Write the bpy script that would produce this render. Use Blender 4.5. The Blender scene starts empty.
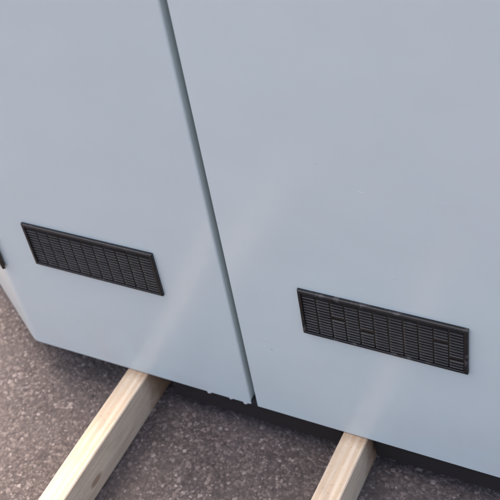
import bpy, bmesh, math, random
from mathutils import Vector, Matrix, noise
random.seed(7)
sc = bpy.context.scene
COL = sc.collection
Z0 = 0.6751            # height of the survey origin above the ground
ZB = 0.100             # underside of the cabinet, resting on the timbers
ZT = 1.62              # top of the doors

# ------------------------------------------------------------------ helpers
def link(name, bm, mat, parent=None, smooth=None):
    me = bpy.data.meshes.new(name)
    bmesh.ops.recalc_face_normals(bm, faces=bm.faces)
    bm.to_mesh(me); bm.free()
    for m in (mat if isinstance(mat, (list, tuple)) else [mat]):
        me.materials.append(m)
    if smooth is not None:
        me.polygons.foreach_set('use_smooth', [True]*len(me.polygons))
        me.set_sharp_from_angle(angle=math.radians(smooth))
    o = bpy.data.objects.new(name, me); COL.objects.link(o)
    if parent: o.parent = parent
    return o

def box(bm, x0, x1, y0, y1, z0, z1, rot=None):
    vs = [Vector((x, y, z)) for x in (x0, x1) for y in (y0, y1) for z in (z0, z1)]
    if rot is not None:
        c = Vector(((x0+x1)/2, (y0+y1)/2, (z0+z1)/2))
        vs = [c + rot @ (v-c) for v in vs]
    v = [bm.verts.new(p) for p in vs]
    fs = [bm.faces.new([v[i] for i in f]) for f in
          ((0,1,3,2),(4,6,7,5),(0,4,5,1),(2,3,7,6),(0,2,6,4),(1,5,7,3))]
    return v, fs

def prism(bm, pts, z0, z1):
    a = [bm.verts.new((x, y, z0)) for x, y in pts]
    b = [bm.verts.new((x, y, z1)) for x, y in pts]
    n = len(pts)
    bm.faces.new(a[::-1]); bm.faces.new(b)
    for i in range(n):
        bm.faces.new((a[i], a[(i+1) % n], b[(i+1) % n], b[i]))

def fillet(p0, p1, p2, r, n):
    """arc of radius r replacing the corner p1"""
    p0, p1, p2 = Vector(p0), Vector(p1), Vector(p2)
    d0 = (p0-p1).normalized(); d2 = (p2-p1).normalized()
    half = math.acos(max(-1, min(1, d0.dot(d2))))/2
    t = r/math.tan(half)
    c = p1 + (d0+d2).normalized()*(r/math.sin(half))
    a, b = p1+d0*t-c, p1+d2*t-c
    ang = a.angle(b)
    out = []
    for i in range(n+1):
        k = i/n
        v = (a*math.sin((1-k)*ang)+b*math.sin(k*ang))/math.sin(ang)
        out.append(tuple(c+v))
    return out

class N:
    """tiny node builder"""
    def __init__(s, name):
        s.m = bpy.data.materials.new(name); s.m.use_nodes = True
        s.t = s.m.node_tree; s.b = s.t.nodes['Principled BSDF']
    def n(s, typ, ins=None, **kw):
        d = s.t.nodes.new(typ)
        for k, v in kw.items(): setattr(d, k, v)
        for k, v in (ins or {}).items():
            if isinstance(v, bpy.types.NodeSocket): s.t.links.new(v, d.inputs[k])
            else: d.inputs[k].default_value = v
        return d
    def noise(s, vec, scale, detail=3, rough=.55):
        return s.n('ShaderNodeTexNoise', {'Vector': vec, 'Scale': scale, 'Detail': detail, 'Roughness': rough}).outputs['Fac']
    def ramp(s, fac, stops):
        d = s.n('ShaderNodeValToRGB', {'Fac': fac}); r = d.color_ramp
        while len(r.elements) > len(stops): r.elements.remove(r.elements[-1])
        while len(r.elements) < len(stops): r.elements.new(1)
        for e, (p, c) in zip(r.elements, stops):
            e.position = p; e.color = (c, c, c, 1) if not hasattr(c, '__len__') else (*c, 1)
        return d.outputs['Color']
    def mix(s, fac, a, b, mode='MIX'):
        d = s.n('ShaderNodeMix', data_type='RGBA', blend_type=mode)
        for k, v in ((0, fac), (6, a), (7, b)):
            if isinstance(v, bpy.types.NodeSocket): s.t.links.new(v, d.inputs[k])
            else: d.inputs[k].default_value = v if k == 0 else (*v, 1)
        return d.outputs[2]
    def math(s, op, a, b=0., c=0.):
        return s.n('ShaderNodeMath', {0: a, 1: b, 2: c}, operation=op).outputs[0]
    def coord(s, scale=None, rot=None):
        o = s.n('ShaderNodeTexCoord').outputs['Object']
        if scale or rot:
            o = s.n('ShaderNodeMapping', {'Vector': o, 'Scale': scale or (1, 1, 1), 'Rotation': rot or (0, 0, 0)}).outputs[0]
        return o
    def bump(s, h, strength, dist, prev=None):
        d = s.n('ShaderNodeBump', {'Height': h, 'Strength': strength, 'Distance': dist})
        if prev is not None: s.t.links.new(prev, d.inputs['Normal'])
        return d.outputs[0]
    def out(s, **kw):
        for k, v in kw.items():
            k = k.replace('_', ' ')
            if isinstance(v, bpy.types.NodeSocket): s.t.links.new(v, s.b.inputs[k])
            elif k == 'Base Color': s.b.inputs[k].default_value = (*v, 1)
            else: s.b.inputs[k].default_value = v
        return s.m

# ------------------------------------------------------------------ materials
def mat_paint():
    k = N('grey_blue_paint'); c = k.coord()
    dirt = k.noise(c, 3.0, 4)
    base = k.mix(k.ramp(dirt, [(.35, 0.), (.7, 1.)]), (.555, .628, .598), (.585, .645, .610))
    # dusty film low down, where road splash reaches the sheet
    z = k.n('ShaderNodeSeparateXYZ', {0: c}).outputs['Z']
    film = k.math('MULTIPLY', k.n('ShaderNodeMapRange', {0: z, 1: .32, 2: .10, 3: 0., 4: 1.}).outputs[0],
                  k.ramp(k.noise(c, 14, 5), [(.42, 0.), (.75, 1.)]))
    base = k.mix(k.math('MULTIPLY', film, .55), base, (.56, .54, .52))
    # faint horizontal rub marks
    cs = k.coord((9, 9, 160), (0, .06, 0))
    rub = k.ramp(k.noise(cs, 1.0, 2), [(.63, 0.), (.70, 1.)])
    area = k.n('ShaderNodeVectorMath', {0: c, 1: (-.185, 0, .27)}, operation='DISTANCE').outputs['Value']
    area = k.n('ShaderNodeMapRange', {0: area, 1: .13, 2: .03, 3: 0., 4: 1.}).outputs[0]
    base = k.mix(k.math('MULTIPLY', k.math('MULTIPLY', rub, area), .16), base, (.27, .29, .31))
    # fine specks of grit stuck on the paint
    v = k.n('ShaderNodeTexVoronoi', {'Vector': c, 'Scale': 38.}, feature='F1')
    pick = k.ramp(k.n('ShaderNodeSeparateColor', {0: v.outputs['Color']}).outputs[0], [(.90, 0.), (.92, 1.)])
    dot = k.ramp(v.outputs['Distance'], [(.035, 1.), (.06, 0.)])
    base = k.mix(k.math('MULTIPLY', k.math('MULTIPLY', pick, dot), .35), base, (.24, .24, .25))
    # dull handling smears
    sm = k.ramp(k.noise(k.coord((2.2, 2.2, 5.), (0, .5, 0)), 2.0, 6, .65), [(.50, 0.), (.72, .22)])
    base = k.mix(sm, base, (.56, .60, .575))
    # single scratches and one chip: centre, half length, half height, tint
    for cx, cz, hl, hh, tint, amt in ((.014, .732, .008, .0011, (.80, .80, .78), .7), (-.197, .297, .0028, .0012, (.12, .12, .13), .8),
                                      (.090, .634, .009, .0009, (.78, .78, .77), .35), (.141, .741, .004, .0008, (.78, .78, .77), .5),
                                      (.060, .560, .010, .0006, (.40, .41, .43), .4), (-.560, .585, .006, .0007, (.42, .43, .45), .3)):
        q = k.n('ShaderNodeMapping', {'Vector': c, 'Location': (-cx/hl, 0, -cz/hh), 'Scale': (1/hl, 0, 1/hh)}).outputs[0]
        ln = k.n('ShaderNodeVectorMath', {0: q}, operation='LENGTH').outputs['Value']
        f = k.n('ShaderNodeMapRange', {0: ln, 1: 1., 2: .3, 3: 0., 4: amt}).outputs[0]
        base = k.mix(f, base, tint)
    rgh = k.n('ShaderNodeMapRange', {0: k.noise(c, 7, 4), 3: .18, 4: .27}).outputs[0]
    b = k.bump(k.noise(c, 2.6, 2), .32, .02); b = k.bump(k.noise(c, 260, 1), .10, .0006, b)
    b = k.bump(k.noise(c, 900, 2), .08, .0005, b)
    return k.out(Base_Color=base, Roughness=rgh, Normal=b, Specular_IOR_Level=.62)

def mat_plastic(name, worn, col=(.0075, .0072, .0072)):
    k = N(name); c = k.coord()
    w = k.ramp(k.noise(c, 55, 5), [(.57, 0.), (.68, 1.)])
    base = k.mix(k.n('ShaderNodeMath', {0: k.math('MULTIPLY', w, worn), 1: 0.}, operation='ADD', use_clamp=True).outputs[0], col, (.06, .057, .054))
    rgh = k.n('ShaderNodeMapRange', {0: k.noise(c, 40, 3), 3: .30, 4: .52}).outputs[0]
    return k.out(Base_Color=base, Roughness=rgh, Normal=k.bump(k.noise(c, 700, 2), .15, .0004))

def mat_wood():
    k = N('sawn_softwood'); c = k.coord((22, 1.6, 22))
    n1 = k.noise(c, 3.0, 5, .6)
    rings = k.n('ShaderNodeTexWave', {'Vector': c, 'Scale': .9, 'Distortion': 5., 'Detail': 3.}, wave_type='BANDS', bands_direction='X').outputs['Fac']
    base = k.mix(k.ramp(rings, [(.2, 0.), (.9, 1.)]), (.62, .465, .305), (.71, .575, .415))
    base = k.mix(k.ramp(n1, [(.45, 0.), (.72, 1.)]), base, (.50, .38, .26))
    fine = k.noise(k.coord((150, 5, 150)), 1., 3)
    base = k.mix(k.ramp(fine, [(.5, 0.), (.8, .5)]), base, (.44, .33, .22))
    kn = k.n('ShaderNodeTexVoronoi', {'Vector': k.coord((1, .42, 1)), 'Scale': 9.5}, feature='F1').outputs['Distance']
    base = k.mix(k.ramp(kn, [(.06, .75), (.10, 0.)]), base, (.27, .15, .075))
    grime = k.ramp(k.noise(k.coord((6, 3, 6)), 3.0, 6, .65), [(.52, 0.), (.74, .45)])
    base = k.mix(grime, base, (.36, .29, .21))
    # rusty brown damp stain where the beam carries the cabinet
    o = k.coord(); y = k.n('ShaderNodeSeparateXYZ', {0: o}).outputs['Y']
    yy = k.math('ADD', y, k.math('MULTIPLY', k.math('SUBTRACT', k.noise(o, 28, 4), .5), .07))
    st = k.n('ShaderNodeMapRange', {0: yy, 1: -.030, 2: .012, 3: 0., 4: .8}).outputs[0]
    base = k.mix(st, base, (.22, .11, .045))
    sp = k.ramp(k.noise(o, 120, 3), [(.62, 0.), (.72, .5)])
    base = k.mix(sp, base, (.36, .25, .16))
    b = k.bump(fine, .5, .0012); b = k.bump(k.noise(o, 160, 4), .4, .001, b)
    return k.out(Base_Color=base, Roughness=.8, Normal=b)

def mat_asphalt():
    k = N('asphalt'); c = k.coord()
    wob = k.n('ShaderNodeTexNoise', {'Vector': c, 'Scale': 170., 'Detail': 2.}).outputs['Color']
    wob = k.n('ShaderNodeVectorMath', {0: wob, 1: (.5, .5, .5)}, operation='SUBTRACT').outputs[0]
    wob = k.n('ShaderNodeVectorMath', {0: wob, 'Scale': .009}, operation='SCALE').outputs[0]
    cw = k.n('ShaderNodeVectorMath', {0: c, 1: wob}, operation='ADD').outputs[0]
    def chips(scale):
        v = k.n('ShaderNodeTexVoronoi', {'Vector': cw, 'Scale': scale, 'Randomness': 1.}, feature='F1')
        cell = k.n('ShaderNodeSeparateColor', {0: v.outputs['Color']})
        return v.outputs['Distance'], cell.outputs[0], cell.outputs[1], cell.outputs[2]
    d1, r1, g1, b1 = chips(85.); d2, r2, g2, b2 = chips(170.)
    tone = [(0., (0.049, 0.038, 0.035)), (.4, (0.109, 0.085, 0.076)), (.75, (0.190, 0.150, 0.132)), (.93, (0.286, 0.229, 0.202)), (1., (0.449, 0.381, 0.342))]
    big = k.ramp(r1, tone); small = k.ramp(r2, tone)
    hue = (0.160, 0.119, 0.103)
    big = k.mix(k.math('MULTIPLY', g1, .45), big, hue)
    small = k.mix(k.math('MULTIPLY', g2, .45), small, hue)
    # only some of the coarse chips reach the surface; fines and binder fill the rest
    sel = k.math('MULTIPLY', k.ramp(b1, [(.48, 0.), (.52, 1.)]), k.ramp(d1, [(.42, 1.), (.50, 0.)]))
    fines = k.mix(k.math('MULTIPLY', k.ramp(d2, [(.35, 0.), (.65, 1.)]), .7), small, (0.049, 0.039, 0.037))
    base = k.mix(sel, fines, big)
    base = k.mix(k.ramp(k.noise(c, 420, 3), [(.45, 0.), (.8, .5)]), base, (0.061, 0.050, 0.046))
    base = k.mix(k.ramp(k.noise(c, 4, 6), [(.38, 0.), (.68, .45)]), base, (0.163, 0.135, 0.122))
    base = k.mix(k.ramp(k.noise(c, 9, 4), [(.56, 0.), (.70, .45)]), base, (0.071, 0.056, 0.052))
    h = k.math('ADD', k.math('MULTIPLY', k.math('MULTIPLY', sel, k.math('SUBTRACT', .6, d1)), 1.2), k.math('MULTIPLY', d2, -.5))
    h = k.math('ADD', h, k.math('MULTIPLY', k.noise(c, 600, 4), .55))
    return k.out(Base_Color=base, Roughness=.9, Normal=k.bump(h, .95, .0045))

def mat_simple(name, col, rough, metal=0.):
    k = N(name); c = k.coord()
    w = k.noise(c, 60, 4)
    base = k.mix(k.ramp(w, [(.4, 0.), (.7, 1.)]), col, tuple(x*.75 for x in col))
    return k.out(Base_Color=base, Roughness=rough, Metallic=metal, Normal=k.bump(w, .15, .0008))

M_paint = mat_paint()
M_frame = mat_plastic('black_plastic', .25)
M_scuff = mat_plastic('black_plastic_scuffed', 1.6)
M_slat = mat_plastic('black_plastic_dusty', .25, (.0075, .0065, .0058))
M_back = mat_simple('dark_duct', (.006, .006, .006), .8)
M_rubber = mat_simple('black_rubber', (.012, .012, .013), .7)
M_steel_shade = mat_simple('dark_steel_and_shade', (.016, .011, .009), .75)  # carcass steel; its brown-black also paints the shade on the added underside strips
M_zinc = mat_simple('pale_zinc', (.78, .77, .72), .42, .35)
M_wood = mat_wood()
M_asph = mat_asphalt()

# ------------------------------------------------------------------ ground
def axis(lo, hi, step, far):
    a = []; x = lo
    while x <= hi: a.append(x); x += step
    d = step; l = a[0]; r = a[-1]; L = []; Rr = []
    while d < far:
        d *= 1.6; l -= d; r += d; L.append(l); Rr.append(r)
    return L[::-1]+a+Rr
xs = axis(-1.45, .35, .0035, 30); ys = axis(-.62, .75, .0035, 30)
def h(x, y):
    p = Vector((x*110, y*110, 0))
    d = noise.voronoi(p)[0][0]
    return -.0010*d + .0018*noise.noise(Vector((x*60, y*60, 3))) + .003*noise.noise(Vector((x*7, y*7, 1)))
verts = []
for j, y in enumerate(ys):
    for i, x in enumerate(xs):
        near = -1.45 <= x <= .351 and -.62 <= y <= .751
        verts.append((x, y, h(x, y) if near else 0.))
nx = len(xs)
faces = [(j*nx+i, j*nx+i+1, (j+1)*nx+i+1, (j+1)*nx+i) for j in range(len(ys)-1) for i in range(nx-1)]
me = bpy.data.meshes.new('asphalt_ground'); me.from_pydata(verts, [], faces); me.materials.append(M_asph)
me.polygons.foreach_set('use_smooth', [True]*len(me.polygons))
g = bpy.data.objects.new('asphalt_ground', me); COL.objects.link(g)
g['kind'] = 'structure'; g['label'] = 'coarse pinkish grey asphalt under the cabinet'

# ------------------------------------------------------------------ cabinet
cab = bpy.data.objects.new('metal_cabinet', None); COL.objects.link(cab)
cab.location = (-.26, .25, ZB)
cab['label'] = 'pale grey-blue sheet metal cabinet with black vent grilles, raised on timber beams'
cab['category'] = 'cabinet'
CL = Vector(cab.location)
def part(name, bm, mat, parent=cab, smooth=30):
    o = link(name, bm, mat, None, smooth)
    o.parent = parent
    # geometry is written in world coordinates: keep it where it stands
    o.matrix_parent_inverse = Matrix.Translation(-CL)
    return o

TH = math.radians(33.07)
SL, SR = -.2712, -.2572          # the two lips of the seam
CX = -.8165                       # bend of the left door
EX = .300                         # bend of the right door
T = .030
def door(seam, bend, sgn):
    """folded door: lip at the seam, flat front, soft bend, angled return"""
    far = .46
    ang = (bend + sgn*far*math.cos(TH), far*math.sin(TH))
    nrm = (-sgn*math.sin(TH)*-1, 0)
    n_in = Vector((-sgn*math.sin(TH), math.cos(TH)))
    pts = [(seam, T)]
    pts += fillet((seam, T), (seam, 0), (bend, 0), 0.0036 if sgn < 0 else .0015, 8)
    pts += fillet((seam, 0), (bend, 0), ang, .045, 10)
    pts += [ang, tuple(Vector(ang)+n_in*T)]
    pts += [(bend - sgn*T*math.tan(TH/2), T)]
    bm = bmesh.new(); prism(bm, pts, ZB, ZT)
    bm.normal_update()
    es = [e for e in bm.edges if e.calc_length() > 0 and abs(e.verts[0].co.z-e.verts[1].co.z) < 1e-6 and (abs(e.verts[0].co.z-ZB) < 1e-6 or abs(e.verts[0].co.z-ZT) < 1e-6)]
    bmesh.ops.bevel(bm, geom=es, offset=.0014, segments=2, affect='EDGES')
    return part('door_panel', bm, M_paint)
door(SL, CX, -1)
door(SR, EX, 1)

# carcass behind the doors
bm = bmesh.new()
c, s = math.cos(TH)*.44, math.sin(TH)*.44
prism(bm, [(CX+.02, T+.004), (EX-.02, T+.004), (EX-.02+c, T+.004+s), (EX-.02+c, .62), (CX+.02-c, .62), (CX+.02-c, T+.004+s)], ZB+.004, ZT-.004)
part('carcass', bm, M_steel_shade)
bm = bmesh.new()
prism(bm, [(CX-.005, -.012), (EX+.005, -.012), (EX+c+.04, s+.01), (EX+c+.04, .66), (CX-c-.04, .66), (CX-c-.04, s+.01)], ZT+.003, ZT+.045)
part('roof', bm, M_paint)
# seal at the back of the seam and the little stop at its foot
bm = bmesh.new(); box(bm, SL-.004, SR+.004, T-.006, T+.003, ZB+.002, ZT-.01)
part('seam_seal', bm, M_rubber)
bm = bmesh.new(); box(bm, SL-.0015, SR+.0005, .0012, T-.008, ZB-.0045, ZB+.0125)
bmesh.ops.bevel(bm, geom=list(bm.edges), offset=.0015, segments=2, affect='EDGES')
part('rubber_stop', bm, M_rubber)
# added dark strips, set back under the doors, imitating the shade beneath the cabinet
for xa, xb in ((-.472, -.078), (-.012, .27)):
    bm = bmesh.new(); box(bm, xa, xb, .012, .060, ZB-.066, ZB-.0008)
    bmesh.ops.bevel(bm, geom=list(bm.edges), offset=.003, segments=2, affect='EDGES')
    part('shade_strip', bm, M_steel_shade)
# domed fixings under the bottom fold
for bx, r in ((-.372, .0060), (-.3215, .0048), (-.2875, .0060)):
    bm = bmesh.new()
    bmesh.ops.create_uvsphere(bm, u_segments=16, v_segments=10, radius=r)
    for v in bm.verts: v.co.z *= .8
    bmesh.ops.translate(bm, verts=bm.verts, vec=(bx, .0068, ZB-.0052))
    part('bolt_head', bm, M_zinc, smooth=60)

# ------------------------------------------------------------------ vent grilles
GW, GH, GD = .300, .1092, .0066
def grille(blank, seed):
    """local: x 0..GW, z 0..-GH, front towards -y, back on y=0"""
    rnd = random.Random(seed)
    fr = bmesh.new()
    b = .0066; ch = .0022
    def ring(ins, y):
        return [fr.verts.new((x, y, z)) for x, z in ((ins, -ins), (GW-ins, -ins), (GW-ins, -GH+ins), (ins, -GH+ins))]
    rings = [ring(0, .0005), ring(0, -GD+ch), ring(ch*.35, -GD+ch*.35), ring(ch, -GD), ring(b-.001, -GD), ring(b, -GD+.001), ring(b, -.0012)]
    for A, B in zip(rings, rings[1:]):
        for i in range(4):
            fr.faces.new((A[i], A[(i+1) % 4], B[(i+1) % 4], B[i]))
    sl = bmesh.new()
    nc, nr = 11, 14
    x0, x1, z0, z1 = b, GW-b, -b, -GH+b
    box(sl, x0-.0006, x1+.0006, -.0014, -.0002, z1-.0006, z0+.0006)
    cw = (x1-x0)/nc; rh = (z0-z1)/nr
    for i in range(nc+1):                       # mullions
        x = x0+cw*i; w = .0015
        box(sl, max(x0, x-w), min(x1, x+w), -.0026, -.0010, z1, z0)
    for i in range(nc):
        xa, xb = x0+cw*i+.0014, x0+cw*(i+1)-.0014
        for j in range(nr):
            zc = z0-rh*(j+.5)+(rh*.0)
            if (i, j) in blank:
                box(sl, xa, xb, -.0022, -.0010, zc-rh*.5, zc+rh*.5); continue
            rot = Matrix.Rotation(math.radians(27+rnd.uniform(-2, 2)), 3, 'X')
            box(sl, xa, xb, -.0053, -.0019, zc-.0006, zc+.0006, rot)
    return fr, sl

def add_grille(M, blank, seed, label=None, fm=None):
    fr, sl = grille(blank, seed)
    bmesh.ops.transform(fr, matrix=M, verts=fr.verts)
    bmesh.ops.transform(sl, matrix=M, verts=sl.verts)
    o = part('vent_grille', fr, fm or M_frame, smooth=20)
    i = link('louvre_insert', sl, M_slat, None, 20)
    i.parent = o
    if label: o['label'] = label
    return o
zt = Z0-.1889
add_grille(Matrix.Translation((-.7121, -.0002, zt)), set(), 1)
add_grille(Matrix.Translation((-.1202, -.0002, zt)), {(2, 6), (4, 8), (9, 5), (10, 10)}, 2,
           'vent grille with scuffed upper edge', M_scuff)
# grille on the angled return, fixed lower down, overhanging the bend
d = Vector((-math.cos(TH), math.sin(TH), 0)); n = Vector((-math.sin(TH), -math.cos(TH), 0))
near = Vector((CX, 0, 0)) - d*.0125 + n*(-.0015)
org = near + d*GW
R = Matrix(((-d.x, -n.x, 0), (-d.y, -n.y, 0), (0, 0, 1))).to_4x4()
zs = Z0-.338+GH
add_grille(Matrix.Translation((org.x, org.y, zs)) @ R, {(4, 4)}, 3, 'black grille set lower on the angled side')

# ------------------------------------------------------------------ timber beams
def beam(x0, x1, y0, y1, label, seed):
    rnd = random.Random(seed)
    bm = bmesh.new()
    n = 26; rings = []
    for i in range(n+1):
        y = y0+(y1-y0)*i/n
        w = lambda k: .0007*noise.noise(Vector((y*7+seed, k*3.1, seed)))
        r = .0022
        pr = [(x0+r, .0005), (x1-r, .0005), (x1, .0005+r), (x1, ZB-.0012-r), (x1-r, ZB-.0012), (x0+r, ZB-.0012), (x0, ZB-.0012-r), (x0, .0005+r)]
        rings.append([bm.verts.new((px-(x0+x1)/2+w(1), y, pz + (w(2) if pz > .02 and not -.02 < y < .7 else 0))) for px, pz in pr])
    for A, B in zip(rings, rings[1:]):
        for i in range(8): bm.faces.new((A[i], A[(i+1) % 8], B[(i+1) % 8], B[i]))
    bm.faces.new(rings[0][::-1]); bm.faces.new(rings[-1])
    o = link('wooden_batten', bm, M_wood, None, None)
    o.location = ((x0+x1)/2, 0, 0)
    o['label'] = label; o['category'] = 'batten'; o['group'] = 'timber battens carrying the cabinet'
    return o
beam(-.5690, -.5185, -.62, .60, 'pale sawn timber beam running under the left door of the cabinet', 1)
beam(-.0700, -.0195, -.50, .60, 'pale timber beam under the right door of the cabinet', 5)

# ------------------------------------------------------------------ light
EL, AZ = math.radians(62), Vector((-.70, .70))
AZ.normalize()
w = bpy.data.worlds.new('World'); sc.world = w; w.use_nodes = True
nt = w.node_tree; bg = nt.nodes['Background']
sky = nt.nodes.new('ShaderNodeTexSky'); sky.sky_type = 'NISHITA'; sky.sun_disc = False
sky.sun_elevation = EL; sky.sun_rotation = math.atan2(AZ.x, AZ.y)
sky.air_density = .7; sky.dust_density = 8.0; sky.ozone_density = 1.0
nt.links.new(sky.outputs[0], bg.inputs[0]); bg.inputs[1].default_value = .15
L = bpy.data.lights.new('sun', 'SUN'); L.energy = .55; L.angle = math.radians(50); L.color = (1, .95, .88)
lo = bpy.data.objects.new('sun', L); COL.objects.link(lo)
dv = Vector((AZ.x*math.cos(EL), AZ.y*math.cos(EL), math.sin(EL)))
lo.rotation_euler = dv.to_track_quat('Z', 'Y').to_euler(); lo.location = dv*5

# ------------------------------------------------------------------ camera
Rm = Matrix(((0.890563, 0.431383, -0.144246), (0.201767, -0.658861, -0.724701), (-0.407662, 0.616288, -0.673796)))
cam = bpy.data.cameras.new('camera'); co = bpy.data.objects.new('camera', cam); COL.objects.link(co)
X, Y, Zc = Rm[0], -Rm[1], -Rm[2]
m3 = Matrix((X, Y, Zc)).transposed()
co.matrix_world = Matrix.Translation((.50260, -1.06399, 1.04081+Z0)) @ m3.to_4x4()
cam.sensor_width = 36; cam.lens = 1014.58/500*36; cam.clip_start = .05; cam.clip_end = 500
cam.dof.use_dof = True; cam.dof.focus_distance = 1.72; cam.dof.aperture_fstop = 6.3
sc.camera = co
sc.view_settings.view_transform = 'Standard'; sc.view_settings.look = 'None'
sc.view_settings.exposure = 2.0; sc.view_settings.gamma = 1
sc.render.resolution_x = 1024; sc.render.resolution_y = 1024
